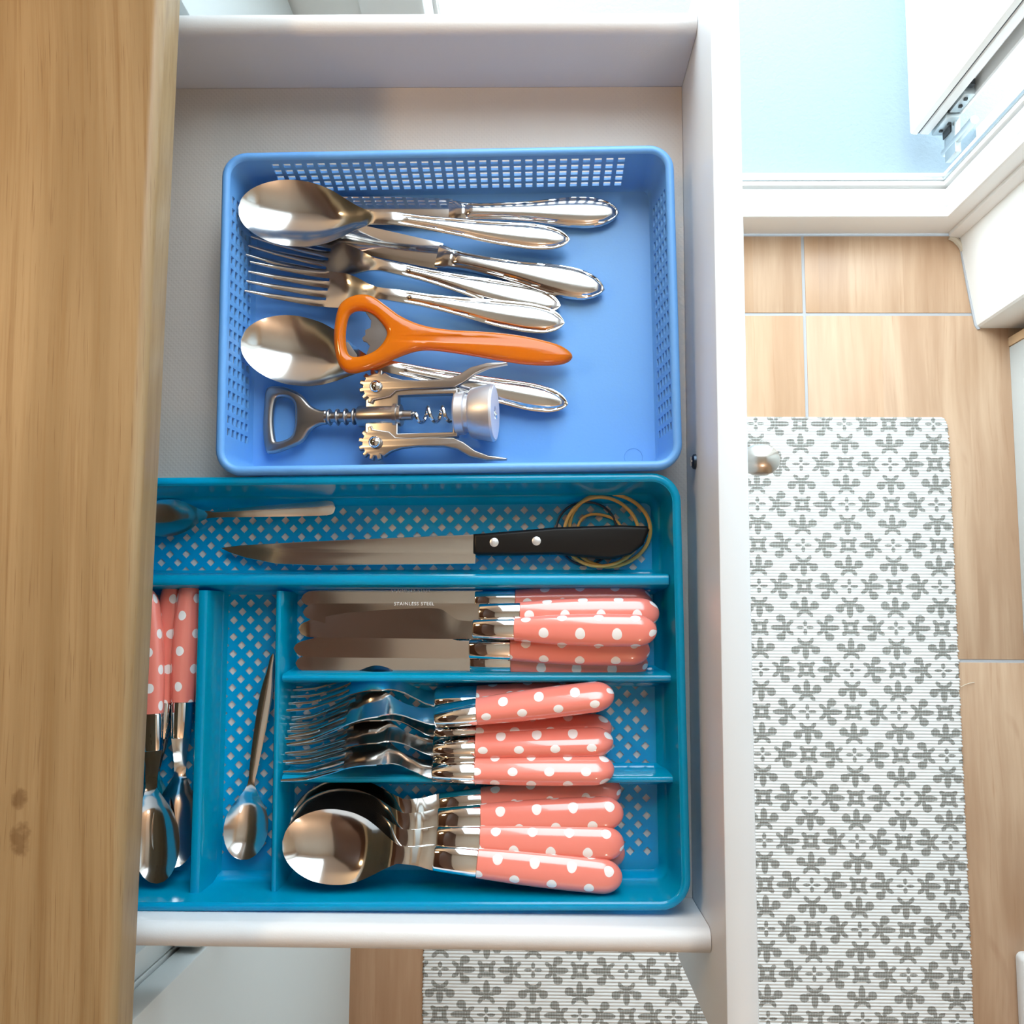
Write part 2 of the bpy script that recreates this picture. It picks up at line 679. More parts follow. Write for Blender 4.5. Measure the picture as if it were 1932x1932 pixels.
# balcony outside
struct(MB().box(-1600, 2200, 617, 2900, -60, 28).build('floor_balcony', 'slab', angle=0))

# ------------------------------------------------------------------ balcony door
door = struct(empty('door_1'))
xl, xr, zb, zt = -94.0, 558.0, 66.0, 2130.0
prof = [(0, 617), (0, 612), (2, 611), (2, 606), (0.5, 605), (0.5, 600), (9, 599.2), (9, 596.8), (4, 596), (4, 573),
        (6.5, 572.4), (6.5, 571.2), (4, 570.6), (4.5, 562), (6.5, 558.5), (10, 557), (64, 557), (64, 617)]
rings = []
for q in prof:
    p_, y_ = q
    rings.append([(xl - p_, y_, zb - p_), (xr + p_, y_, zb - p_), (xr + p_, y_, zt + p_), (xl - p_, y_, zt + p_)])
MB().loft(rings, cap=False, closed=True).build('frame', 'upvc', door, angle=30)
gk = MB()
gk.box(xl + 1, xr - 1, 607, 610.5, zb - 2.5, zb + .6)
gk.box(xr - .6, xr + 2.5, 607, 610.5, zb, zt)
gk.build('seal_strip', 'galvanised', door, angle=0)
# leaf, opened outwards
leaf_out = [(512, 1330), (512, 671), (513, 668.5), (516, 667.4), (520.5, 667), (521.5, 669.5), (523.5, 670), (525.5, 668), (535, 667), (536.5, 667.4),
            (537.5, 690), (541, 692), (541.5, 684), (546, 682), (551, 684), (552, 692), (556, 692), (556.5, 672), (558, 670), (562, 670), (563, 673),
            (563, 700), (574, 700), (574, 1330)]
leaf = MB().loft([[(x, y, z) for x, y in leaf_out] for z in (75, 2115)]).build('leaf', 'upvc', door, angle=25)
MB().box(520.6, 523.2, 668.6, 672, 76, 2114).build('gasket', 'rubber_dark', leaf, angle=0)
MB().box(538, 541, 675, 691, 190, 2000).build('gasket', 'rubber_dark', leaf, angle=0)
hg = MB()
hg.box(539, 557, 664, 684, 78, 128, 1.0)
hg.box(541, 555, 668, 684, 132, 178, 1.0)
hg.box(553, 561, 622, 676, 84, 118, 1.0)
hg.loft([[(557 + 5.5 * math.cos(a), 640 + 5.5 * math.sin(a), z) for a in [k * math.pi / 6 for k in range(12)]] for z in (76, 168)])
hinge = hg.build('hinge', 'galvanised', leaf, angle=30)
hs = MB()
for (x, y, z) in ((546, 663.5, 92), (549, 663.5, 112), (548, 667, 150), (547, 667, 168)):
    hs.box(x - 2.2, x + 2.2, y - 1.2, y + 1, z - 2.2, z + 2.2, .5)
hs.box(540, 556, 670, 684, 128.5, 131.5)
hs.box(541, 551, 676, 684, 179, 188)
hs.box(551.5, 552.6, 655, 668, 84, 108)
hs.build('hinge_screws', 'rubber_dark', leaf, angle=0)
MB().box(530, 556, 760, 1250, 330, 2040).build('pane', plain('pane_glass', (0.7, 0.8, 0.82), 0.05), leaf, angle=0)

# ------------------------------------------------------------------ cupboard and box at the right margin
cb = empty('white_cupboard', 'white cupboard with beech edge standing on the tiles at the right margin', 'cupboard', loc=(700, 150, 0))
o = MB().box(-33.5, 58, -520, 242.5, 0, 1900, 1.0).build('front_panel', 'cabinet_white', cb, angle=30)
o = MB().box(-34.5, 58, 243.5, 256, 0, 1900, .8).build('side_panel', 'beech_edge', cb, angle=30)
b2 = empty('storage_box', 'low white rounded box on the tiles beside the lower right rug edge', 'box', loc=(686, -512, 0))
rr = []
for z, ins in ((0.3, 3), (4, .6), (30, 0), (36, 1.5), (38, 5)):
    ring = []
    for cx, cy, a0 in ((-53 + 9, 96 - 9, 90), (-53 + 9, -200 + 9, 180), (40 - 9, -200 + 9, 270), (40 - 9, 96 - 9, 0)):
        for k in range(7):
            a = math.radians(a0 + k * 15)
            ring.append((cx + (9 - ins) * math.cos(a), cy + (9 - ins) * math.sin(a), z))
    rr.append(ring)
MB().loft(rr).build('box_body', 'upvc', b2, angle=40)
MB().box(-45, 35, -190, 88, 38.2, 41, 1.2).build('lid', 'cabinet_white', b2, angle=30)

# ------------------------------------------------------------------ rug
rug = MB()
x0, x1, y0, y1, pitch = -139.3, 576.0, -860.0, 292.0, 4.2
nr = int((y1 - y0) / pitch)
rowsP, rowsQ = [], []
for i in range(nr):
    jl, jr = random.uniform(-.9, .9), random.uniform(-.9, .9)
    for k in range(5):
        t = k / 5
        y = y1 - (i + t) * pitch
        hgt = 2.3 + 1.1 * math.sin(math.pi * t) ** .8
        bul = 1.3 * math.sin(math.pi * t)
        inset = 5 * math.exp(-(y1 - y) / 4) + 2.0 * math.exp(-(y1 - y) / 16)
        fx = [x0 - bul + jl, x0 + 1.2] + [x0 + (x1 - x0) * q / 8 for q in range(1, 8)] + [x1 - 1.2 - inset, x1 + bul + jr - inset]
        rowsP.append([(x, y, (hgt if 0 < q < len(fx) - 1 else hgt * .62) + .35 * math.sin(x * .013 + y * .02)) for q, x in enumerate(fx)])
        rowsQ.append([(x, y, 0.3) for x in fx])
rug.grid(rowsP, rowsQ)
ro = rug.build('rug', 'rug', angle=60, flip=False)
tag(ro, 'white ribbed woven rug with grey medallion pattern lying on the tiled floor', 'rug')
fb = MB().tube([(578, -77, 3), (584, -74, 2.5), (590, -72, 2.2), (597, -71, 1.5)], .45, 6).build('loose_thread', 'seal', ro)

# ------------------------------------------------------------------ worktop and base cabinets
wt = []
sec = [(-800, 900)]
for k in range(7):
    a = math.radians(90 - 15 * k)
    sec.append((-199.5 + 6 * math.cos(a), 894 + 6 * math.sin(a)))
for k in range(4):
    a = math.radians(-30 * k)
    sec.append((-196.5 + 3 * math.cos(a), 877 + 3 * math.sin(a)))
sec += [(-800, 874)]
w = MB().loft([[(x, y, z) for x, z in sec] for y in (-1500, 558)]).build('kitchen_worktop', 'worktop', angle=50)
tag(w, 'oak laminate worktop with a small knot, covering the drawer\'s back end', 'worktop')


def cabinet(name, label, ya, yb, door_z, shelf=None):
    c = empty(name, label, 'cabinet', loc=(-500, (ya + yb) / 2, 0))
    L = (yb - ya) / 2
    for s_ in (-1, 1):
        a, b = sorted((s_ * L, s_ * (L - 16)))
        MB().box(-280, 260, a + .3, b - .3, 100, 873.5, .5).build('side_panel', 'cabinet_white', c, angle=30)
    MB().box(-280, 260, -L + 16, L - 16, 100, 116, .4).build('base_panel', 'cabinet_white', c, angle=30)
    MB().box(-280, -264, -L + 16, L - 16, 116, 873, .4).build('back_panel', 'cabinet_white', c, angle=30)
    for (za, zb_) in door_z:
        d = MB().box(262.0, 280.5, -L + 1.5, L - 1.5, za, zb_, 1.4).build('door', 'cabinet_white', c, angle=30)
        MB().lathe_x([(280.5, 4), (288, 4), (292, 8), (298, 9.5), (303, 7), (305, 2)], 20, -L + 45 if L > 100 else 0, zb_ - 45).build('knob', 'nickel', d)
    MB().box(200, 216, -L, L, 0.5, 99.5).build('plinth', 'cabinet_white', c, angle=0)
    return c


cabinet('base_cabinet', 'white base cabinet holding the pulled-out cutlery drawer under the worktop', -216, 384, [(103, 692)])
cabinet('base_cabinet', 'white closed base cabinet at the lower left, its door beside the bare floor strip', -816, -216.6, [(103, 870)])
cabinet('base_cabinet', 'narrow white base cabinet between the drawer and the balcony door wall', 384.6, 556, [(103, 870)])

# ------------------------------------------------------------------ the drawer
dr = empty('drawer', 'white pulled-out kitchen drawer with steel knob, holding two cutlery trays', 'drawer', loc=(-150, 90, 755))
ox, oy, oz = -150, 90, 755


def local(mb):
    mb.v = [(x - ox, y - oy, z - oz) for x, y, z in mb.v]
    return mb


fr = MB().box(96.5, 112.4, -214, 384, 702, 869.8, 1.2)
front = local(fr).build('front_panel', 'white_front', dr, angle=30)
for ya, yb in ((349.6, 363.0), (-173.0, -159.6)):
    c, r = (ya + yb) / 2, (yb - ya) / 2
    sec = [(ya, 752), (ya, 823.4)] + [(c - r * math.cos(math.radians(a)), 823.4 + r * math.sin(math.radians(a))) for a in range(15, 180, 15)] + [(yb, 823.4), (yb, 752)]
    local(MB().loft([[(x, y, z) for y, z in sec] for x in (-384, 96.3)])).build('side_panel', 'white_foil', dr, angle=40)
local(MB().box(-384, 96.3, -159.4, 349.4, 758, 766.8)).build('bottom_panel', 'liner', dr, angle=0)
local(MB().box(-384, -370, -159.4, 349.4, 767, 826, .6)).build('back_panel', 'white_foil', dr, angle=30)
kb = MB().lathe_x([(112.6, 6.5), (114, 6.5), (115, 4.6), (122, 4.4), (125, 6), (127, 7.6), (130, 9.0), (134, 9.5), (138, 9.2), (141, 8.0), (144, 5.4), (145.6, 2.4), (146, .4)], 40, 98.3, 800)
local(kb).build('knob', 'nickel', dr, angle=60)
sc = MB().lathe_x([(96.4, 4.6), (95.0, 4.4), (94.2, 3.2), (93.9, .3)], 18, 97.2, 800)
scr = local(sc).build('screw', 'screw_dark', dr, angle=40)
x_ = MB()
x_.box(93.5, 94.6, 97.2 - 2.6, 97.2 + 2.6, 799.5, 800.5)
x_.box(93.5, 94.6, 96.7, 97.7, 797.4, 802.6)
local(x_).build('screw_slot', 'chrome', scr, angle=0)
# runner under each side
for ya in (363.4, -181.4):
    local(MB().box(-384, 90, ya, ya + 8, 756, 772, .5)).build('runner', 'galvanised', dr, angle=30)


# ================================================================== TRAYS
def rrect(x0, x1, y0, y1, r, seg=6):
    """rounded rectangle outline (counter clockwise) with the arcs' points; straight runs are left to the caller"""
    out = []
    for cx, cy, a0 in ((x1 - r, y0 + r, -90), (x1 - r, y1 - r, 0), (x0 + r, y1 - r, 90), (x0 + r, y0 + r, 180)):
        for k in range(seg + 1):
            a = math.radians(a0 + 90 * k / seg)
            out.append((cx + r * math.cos(a), cy + r * math.sin(a)))
    return out


def offset_rrect(hx, hy, r, ins, t_list):
    """points of a centred rounded rectangle (half sizes hx, hy, radius r) inset by ins; t_list: (run, t) pairs from rim_params"""
    hx, hy, r = hx - ins, hy - ins, max(r - ins, .6)
    out = []
    for run, t in t_list:
        if run % 2 == 0:
            k = run // 2
            if k == 0:
                out.append((-(hx - r) + 2 * (hx - r) * t, -hy))
            elif k == 1:
                out.append((hx, -(hy - r) + 2 * (hy - r) * t))
            elif k == 2:
                out.append(((hx - r) - 2 * (hx - r) * t, hy))
            else:
                out.append((-hx, (hy - r) - 2 * (hy - r) * t))
        else:
            k = run // 2
            a = math.radians(-90 + 90 * k + 90 * t)
            cx = (hx - r) * (1 if k in (0, 1) else -1)
            cy = (hy - r) * (-1 if k in (0, 3) else 1)
            out.append((cx + r * math.cos(a), cy + r * math.sin(a)))
    return out


def wall_shell(hx, hy, r, rows, thick, holes=None, seg=7):
    """rows: (inset, z) from top to bottom; holes: {run: (n, margin, bar)}; hole rows = set of row bands"""
    tl, col_hole = [], []
    for run in range(8):
        if run % 2:
            for k in range(seg):
                tl.append((run, k / seg))
                col_hole.append(False)
        else:
            n, margin, frac = (holes or {}).get(run, (0, 0, 0))
            if not n:
                tl.append((run, 0.0))
                col_hole.append(False)
            else:
                tl.append((run, 0.0))
                col_hole.append(False)
                step = (1 - 2 * margin) / n
                for k in range(n):
                    a = margin + step * (k + (1 - frac) / 2)
                    tl.append((run, a))
                    col_hole.append(True)
                    tl.append((run, a + step * frac))
                    col_hole.append(False)
    P, Q = [], []
    for ins, z in rows:
        P.append([(x, y, z) for x, y in offset_rrect(hx, hy, r, ins, tl)])
        Q.append([(x, y, z) for x, y in offset_rrect(hx, hy, r, ins + thick, tl)])
    return P, Q, col_hole


# ---- light blue basket with square holes in its walls
bk = empty('cutlery_basket', 'opaque mid-blue plastic basket with square-holed walls, behind the translucent tray', 'basket', loc=(-50.4, 187.2, 767.2), rz=math.radians(0.95))
HX, HY, RR_, BH = 136.2, 98.6, 15.0, 45.0
draft = lambda z: 2.6 + (BH - z) / BH * 5.6
zs = [43.5]
band = []
z = 38.0
hole_rows = []
for k in range(5):
    zs += [z, z - 4.2]
    hole_rows.append(len(zs) - 2)
    z -= 6.5
zs += [6.0, 3.5, 2.0, 1.3]
rows = [(draft(z_) + (0 if z_ > 6 else (6 - z_) ** 2 * .06), z_) for z_ in zs]
P, Q, ch = wall_shell(HX, HY, RR_, rows, 1.6, 
                      {0: (29, .05, .62), 2: (20, .05, .62), 4: (31, .05, .62), 6: (20, .05, .62)})
mask = [[not (i in hole_rows and ch[j]) for j in range(len(ch))] for i in range(len(rows) - 1)]
MB().grid(P, Q, mask, closej=True).build('wall', 'basket_blue', bk, angle=35, flip=False)
# rolled rim
tl = [(run, k / 8) for run in range(8) for k in range(8 if run % 2 else 1)]
rim = []
for ins, z_ in ((5.2, 43.0), (4.6, 44.2), (3.2, 45.0), (1.4, 44.8), (.4, 43.8), (0, 42), (0.1, 38.5), (1.0, 38.5), (1.2, 42.6), (3.4, 43.2)):
    rim.append([(x, y, z_) for x, y in offset_rrect(HX, HY, RR_, ins, tl)])
MB().loft(rim, cap=False, closed=True).build('rim', 'basket_blue', bk, angle=60)
lo = offset_rrect(HX, HY, RR_, rows[-1][0] - .4, tl)
bm_ = MB()
bm_.loft([[(x, y, z_) for x, y in lo] for z_ in (0, 2.0)])
base = bm_.build('base', 'basket_blue', bk, angle=35)
ring = MB().tube([(112 + 5.5 * math.cos(k * math.pi / 12), -84 + 5.5 * math.sin(k * math.pi / 12), 2.0) for k in range(24)], .25, 5, closed=True)
ring.build('mould_mark', 'basket_blue', base)

# ---- translucent blue tray with lattice floor and compartments
TX, TY, TR, TH = 168.5, 122.6, 17.0, 42.0
tcx, tcy, trz = -80.6, -35.4, math.radians(0.75)
ty = empty('cutlery_tray', 'translucent turquoise-blue divided cutlery tray with diamond lattice floor in the drawer', 'tray', loc=(tcx, tcy, 766.95), rz=trz)
zs = [41, 30, 18, 9, 6, 4, 2.4, 1.3, .7]
rows = [(3.5 + (TH - z_) / TH * 3.4 + (0 if z_ > 9 else (9 - z_) ** 2 * .07), z_) for z_ in zs]
P, Q, ch = wall_shell(TX, TY, TR, rows, 1.5)
MB().grid(P, Q, closej=True).build('wall', 'tray_blue', ty, angle=35)
rim = []
for ins, z_ in ((5.0, 40.6), (4.4, 41.6), (3.0, 42), (1.2, 41.8), (.2, 40.9), (0, 39.5), (.3, 36), (1.3, 36), (1.4, 40), (3.4, 40.6)):
    rim.append([(x, y, z_) for x, y in offset_rrect(TX, TY, TR, ins, tl)])
MB().loft(rim, cap=False, closed=True).build('rim', 'tray_blue', ty, angle=60)
# lattice floor: cells of 10.25 mm with a diamond in the middle and a quarter diamond at each corner
p = 10.25
h = 2.55
fx0, fx1 = -TX + 14.0, TX - 14.2
fy0, fy1 = -TY + 13.0, TY - 11.5
ncx, ncy = int((fx1 - fx0) / p), int((fy1 - fy0) / p)
fx0, fy0 = fx1 - ncx * p, fy1 - ncy * p
lat = MB()
for i in range(ncx):
    for j in range(ncy):
        x, y = fx0 + i * p, fy0 + j * p
        for z_ in (0.95, .15):
            V = [(h, 0), (p - h, 0), (p, h), (p, p - h), (p - h, p), (h, p), (0, p - h), (0, h),
                 (p / 2, p / 2 - h), (p / 2 + h, p / 2), (p / 2, p / 2 + h), (p / 2 - h, p / 2)]
            F = [(0, 1, 8), (1, 2, 9, 8), (2, 3, 9), (3, 4, 10, 9), (4, 5, 10), (5, 6, 11, 10), (6, 7, 11), (7, 0, 8, 11)]
            # close the corner cuts along the border of the floor
            C = {0: (0, 0), 1: (p, 0), 2: (p, p), 3: (0, p)}
            edge = {0: i == 0 or j == 0, 1: i == ncx - 1 or j == 0, 2: i == ncx - 1 or j == ncy - 1, 3: i == 0 or j == ncy - 1}
            for k, (a, b) in enumerate(((7, 0), (1, 2), (3, 4), (5, 6))):
                if edge[k]:
                    V.append(C[k])
                    F.append((a, len(V) - 1, b))
            if z_ < 1:
                F = [tuple(reversed(f)) for f in F]
            lat.add([(x + a, y + b, z_) for a, b in V], F)
        o_ = [(p / 2, p / 2 - h), (p / 2 + h, p / 2), (p / 2, p / 2 + h), (p / 2 - h, p / 2)]
        lat.add([(x + a, y + b, z_) for z_ in (0.95, .15) for a, b in o_], [(k, 4 + k, 4 + (k + 1) % 4, (k + 1) % 4) for k in range(4)])
        for k, (a, b) in enumerate(((7, 0), (1, 2), (3, 4), (5, 6))):
            if not edge[k]:
                A = [(0, h), (h, 0), (p - h, 0), (p, h), (p, p - h), (p - h, p), (h, p), (0, p - h)]
                q0, q1 = A[2 * k], A[2 * k + 1]
                lat.add([(x + a_, y + b_, z_) for z_ in (0.95, .15) for a_, b_ in (q0, q1)], [(0, 1, 3, 2)])
# plain margin between lattice and walls
lo = offset_rrect(TX, TY, TR, rows[-1][0] - .4, tl)
n_ = len(lo)
inner = []
for x, y in lo:
    inner.append((min(max(x, fx0), fx1), min(max(y, fy0), fy1)))
lat.add([(x, y, 0.95) for x, y in lo] + [(x, y, 0.95) for x, y in inner] + [(x, y, .15) for x, y in lo] + [(x, y, .15) for x, y in inner],
        [(k, (k + 1) % n_, n_ + (k + 1) % n_, n_ + k) for k in range(n_)] +
        [(2 * n_ + (k + 1) % n_, 2 * n_ + k, 3 * n_ + k, 3 * n_ + (k + 1) % n_) for k in range(n_)])
lat.build('lattice_floor', 'tray_blue', ty, angle=20, flip=False)


def tray_xy(x, y):
    """a world point in the tray's own frame"""
    dx, dy = x - tcx, y - tcy
    c, s_ = math.cos(-trz), math.sin(-trz)
    return dx * c - dy * s_, dx * s_ + dy * c


def divider(xa, ya, xb, yb, top=33.0, w0=5.2, w1=3.4):
    """a hollow moulded rib: flared sides with a rounded crest"""
    a, b = Vector(tray_xy(xa, ya)), Vector(tray_xy(xb, yb))
    d = (b - a).normalized()
    n = Vector((-d.y, d.x))
    outr = [(-w0 - 2.4, 1.0), (-w0 - .6, 3.2), (-w0, 6), (-w1, top - 2), (-w1 + .8, top - .5), (-w1 + 2, top), (w1 - 2, top), (w1 - .8, top - .5), (w1, top - 2), (w0, 6), (w0 + .6, 3.2), (w0 + 2.4, 1.0)]
    inn = [(q * .72 if abs(q) < w0 + 1 else q * .85, max(z_ - 1.3, .5)) for q, z_ in outr]
    P = [[(c.x + n.x * q, c.y + n.y * q, z_) for q, z_ in outr] for c in (a, b)]
    Q = [[(c.x + n.x * q, c.y + n.y * q, z_) for q, z_ in inn] for c in (a, b)]
    return MB().grid(P, Q).build('divider', 'tray_blue', ty, angle=35, flip=True)


divider(-240, 25.4, 80.5, 27.6, 29)
divider(-194.4, 20, -192.4, -154, 27)
divider(-150.0, 20, -147.4, -154, 25, 3.4, 2.0)
divider(-146.0, -31.0, 82.5, -29.3, 26, 4.0, 2.2)
divider(-144.5, -89.2, 82.5, -87.3, 25, 4.0, 2.2)


# ================================================================== CUTLERY
def steel_strip(L, width, zc, dish, thick, xs, ny=13, panel=None, edge=.6):
    """a sheet-metal piece along +x: width, height, hollow and thickness are functions of x; panel=(x start,) cuts a border line"""
    P, Q = [], []
    W_, Z_, D_, T_ = width(xs), zc(xs), dish(xs), thick(xs)
    for i, x in enumerate(xs):
        rp, rq = [], []
        for k in range(ny):
            s_ = -1 + 2 * k / (ny - 1)
            s_ = math.sin(s_ * math.pi / 2) * .35 + s_ * .65
            y = W_[i] * s_
            z = Z_[i] - D_[i] * (1 - s_ * s_)
            if panel:
                d = min(W_[i] - abs(y), (x - panel + 1.6) * .9, (L - x) * .9) - 1.9
                if x > panel - 4:
                    z += -.9 * math.exp(-(d / .5) ** 2) + .6 * min(max((d - .3) / 1.6, 0), 1)
            t = T_[i] * (1 - edge * abs(s_) ** 6)
            rp.append((x, y, z))
            rq.append((x, y, z - t))
        P.append(rp)
        Q.append(rq)
    return MB().grid(P, Q)


def xs_dense(L, n, a=.6):
    t = np.linspace(0, 1, n)
    e = (1 - np.cos(np.pi * t)) / 2
    return L * (t * (1 - a) + e * a)


def fork_mb(L, slot, tw, sp, width, zc, dish, thick, n_handle=70, panel=None):
    """four separate tines that run into one palm, neck and handle"""
    P, Q, mask = [], [], []
    xs = list(np.linspace(0, slot, 16)) + list(np.linspace(slot + 1.2, slot + 10, 6)) + list(np.linspace(slot + 13, L, n_handle))
    W_, Z_, D_, T_ = width(np.array(xs)), zc(np.array(xs)), dish(np.array(xs)), thick(np.array(xs))
    for i, x in enumerate(xs):
        ys = []
        for k in range(4):
            c = (k - 1.5) * sp
            hw = tw * (.34 + .66 * min(1, (x / slot) ** .7 * 1.15)) if x < slot else tw
            ys += [c - hw, c - hw * .55, c, c + hw * .55, c + hw]
        uni = [-1 + 2 * q / 19 for q in range(20)]
        if x >= slot:
            f = min(1, (x - slot) / 10.0)
            edge = 1.5 * sp + tw
            ys = [(y * (1 - f) + u * edge * f) / edge * W_[i] for y, u in zip(ys, uni)]
        rp, rq = [], []
        for q, y in enumerate(ys):
            s_ = y / max(W_[i], 1e-6) if x >= slot else y / (1.5 * sp + tw)
            z = Z_[i] - D_[i] * (1 - s_ * s_)
            if panel and x > panel - 4:
                d = min(W_[i] - abs(y), (x - panel + 1.6) * .9, (L - x) * .9) - 1.9
                z += -.8 * math.exp(-(d / .6) ** 2) + .6 * min(max((d - .3) / 1.6, 0), 1)
            if x < slot:
                u = (q % 5 - 2) / 2
                z -= .5 * u * u
            rp.append((x, y, z))
            rq.append((x, y, z - T_[i] * (1 - .5 * abs(s_) ** 8)))
        P.append(rp)
        Q.append(rq)
    for i, x in enumerate(xs[:-1]):
        mask.append([not (x < slot - .01 and j in (4, 9, 14)) for j in range(19)])
    return MB().grid(P, Q, mask)


# ---------------- silver pieces with bordered teardrop handles
def handle_w(x0, L, wn, wm):
    return [(x0, wn), (x0 + 14, wn * 1.05), (L - 70, wn * 1.45), (L - 38, wm * .93), (L - 24, wm), (L - 13, wm * .9), (L - 6, wm * .66), (L - 2.5, wm * .40), (L - .6, wm * .17), (L, .25)]


def bowl_w(Lb, wb):
    t = [(0, .02), (.002, .10), (.008, .20), (.02, .31), (.045, .45), (.10, .64), (.2, .84), (.31, .96), (.42, 1.0), (.54, .97), (.67, .85), (.79, .64), (.89, .43), (.96, .30), (1.0, .24)]
    return [(q * Lb, max(w_ * wb, .25)) for q, w_ in t]


def silver_spoon(name, label, group):
    L = 204.5
    r = empty(name, label, 'spoon', group)
    xs = np.concatenate([xs_dense(80, 44), np.linspace(82, 186, 50), L - xs_dense(16, 16)[::-1][1:]])
    width = tab(bowl_w(78, 21.6) + [(84, 3.6)] + handle_w(94, L, 3.9, 8.6))
    zc = tab([(0, 0), (60, .2), (74, 2.4), (84, 5.6), (95, 7.2), (125, 5.0), (165, 1.6), (L, 2.2)])
    dish = tab([(0, 0), (3, 1.2), (12, 5), (32, 8.6), (50, 7.6), (66, 4.2), (76, 1.4), (84, -.3), (100, -.8), (L - 20, -2.2), (L, -.2)])
    steel_strip(L, width, zc, dish, tab([(0, 1.2), (70, 1.6), (88, 3.0), (120, 2.4), (L, 1.8)]), xs, 25, panel=100).build('spoon_body', 'steel_satin', r, angle=60)
    return r


def silver_fork(name, label, group):
    L = 199.5
    r = empty(name, label, 'fork', group)
    width = tab([(0, 11.6), (50, 11.6), (58, 11.4), (66, 9.6), (74, 6.2), (80, 4.2), (86, 3.6)] + handle_w(94, L, 3.8, 9.4))
    zc = tab([(0, 3.0), (18, .4), (40, -.4), (60, 1.8), (74, 5.2), (90, 7.6), (125, 5.4), (165, 1.8), (L, 2.2)])
    dish = tab([(0, .2), (45, .6), (62, 1.6), (74, 1.0), (84, -.3), (100, -.8), (L - 20, -2.2), (L, -.2)])
    fork_mb(L, 50, 2.2, 6.3, width, zc, dish, tab([(0, 1.3), (50, 1.7), (86, 3.0), (120, 2.4), (L, 1.8)]), 84, panel=100).build('fork_body', 'steel_satin', r, angle=60)
    return r


def silver_knife(name, label, group):
    L = 226.0
    r = empty(name, label, 'knife', group)
    x0 = 118.0                              # blade | handle
    bl = MB()
    rings = []
    for x in list(xs_dense(60, 16)) + [75, 90, 100, 108, 114, x0 + 2]:
        yt = float(tab([(0, .4), (3, 5.2), (10, 8.6), (30, 10.2), (70, 9.8), (108, 9.0), (120, 8.6)])(np.array(x)))
        yb = float(tab([(0, -.4), (2, -3.0), (8, -6.8), (30, -8.4), (108, -8.8), (120, -8.6)])(np.array(x)))
        rings.append([(x, yb, .0), (x, yb * .4, .75), (x, yt * .5, .5), (x, yt, 0), (x, yt * .5, -.5), (x, yb * .4, -.75)])
    bl.loft(rings)
    bl.build('blade', 'steel_polish', r, angle=30)
    hw = tab([(x0, 7.6), (x0 + 2, 7.6), (x0 + 10, 6.4), (x0 + 20, 5.8), (x0 + 50, 7.2), (L - 34, 9.9), (L - 22, 10.4), (L - 11, 8.9), (L - 5, 6.2), (L - 1.5, 3.0), (L, .3)])
    hh = tab([(x0, 1.0), (x0 + 5, 2.4), (x0 + 14, 3.2), (L - 30, 4.2), (L - 12, 3.4), (L - 3, 2.0), (L, .4)])
    xs = np.concatenate([np.linspace(x0, L - 16, 60), L - xs_dense(16, 16)[::-1][1:]])
    hm = MB()
    rings = []
    ny = 25
    for x in xs:
        w_, t_ = float(hw(x)), float(hh(x))
        top = []
        for k in range(ny):
            s_ = -1 + 2 * k / (ny - 1)
            y = w_ * s_
            z_ = t_ * max(1 - abs(s_) ** 2.6, 0) ** .5
            d = min(w_ - abs(y), (x - x0 - 9) * .9, (L - x) * .9) - 2.1
            if x > x0 + 6:
                z_ += (-.95 * math.exp(-(d / .5) ** 2) + .5 * min(max(d / 1.6, 0), 1)) * min(1, w_ / 4)
            top.append((x, y, z_))
        bot = [(x, y, -t_ * max(1 - abs(y / w_) ** 2.6, 0) ** .5) for _, y, _ in top[-2:0:-1]]
        rings.append(top + bot)
    hm.loft(rings)
    hm.build('handle', 'steel_satin', r, angle=50)
    return r


# ---------------- coral polka dot pieces
def dot_handle(L, w0, w1, h0, h1, name='handle', parent=None, x0=0.0, bulge=None):
    n = 24
    st = list(np.linspace(0, L - 12, 22)) + [L - 12 + 12 * math.sin(k * math.pi / 18) for k in range(1, 10)]
    wf_ = bulge or tab([(0, w0), (L * .35, w0 + (w1 - w0) * .8), (L * .6, w1), (L, w1 * .97)])
    hf_ = tab([(0, h0), (L * .5, h1), (L, h1 * .95)])
    rings, us = [], []
    for x in st:
        k = 1.0 if x < L - 12 else math.sqrt(max(1 - ((x - (L - 12)) / 12.0) ** 2, .0004))
        w_, h_ = float(wf_(np.array(x))) * k, float(hf_(np.array(x))) * k
        ring = []
        for q in range(n):
            a = 2 * math.pi * q / n
            c, s_ = math.cos(a), math.sin(a)
            ring.append((x0 + x, w_ * math.copysign(abs(c) ** .82, c), h_ * math.copysign(abs(s_) ** .82, s_)))
        rings.append(ring)
        us.append(x)
    uvf = lambda i, q: (us[min(i, len(us) - 1)], 49.2 * q / n)
    return MB().loft(rings, uvf=uvf).build(name, 'dots', parent, angle=60)


def ferrule(x0, x1, wa, wb, ha, hb, parent):
    rings = []
    for x, k in ((x0, .93), (x0 + .6, 1.0), ((x0 + x1) / 2, 1.0), (x1 - .8, 1.0), (x1, .95)):
        f = (x - x0) / (x1 - x0)
        w_, h_ = (wa + (wb - wa) * f) * k, (ha + (hb - ha) * f) * k
        rings.append([(x, w_ * math.copysign(abs(math.cos(a)) ** .7, math.cos(a)), h_ * math.copysign(abs(math.sin(a)) ** .7, math.sin(a))) for a in [2 * math.pi * q / 28 for q in range(28)]])
    return MB().loft(rings).build('ferrule', 'chrome', parent, angle=45)


def engraving(text, size, loc, parent, mat):
    cu = bpy.data.curves.new('engraving', 'FONT')
    cu.body = text
    cu.size = size * S
    cu.extrude = .00004
    cu.space_character = 1.12
    t = bpy.data.objects.new('engraving', cu)
    me = bpy.data.meshes.new_from_object(t)
    bpy.data.objects.remove(t)
    me.materials.clear()
    me.materials.append(M[mat])
    o = bpy.data.objects.new('engraving', me)
    COL.objects.link(o)
    o.parent = parent
    o.location = [c * S for c in loc]
    return o


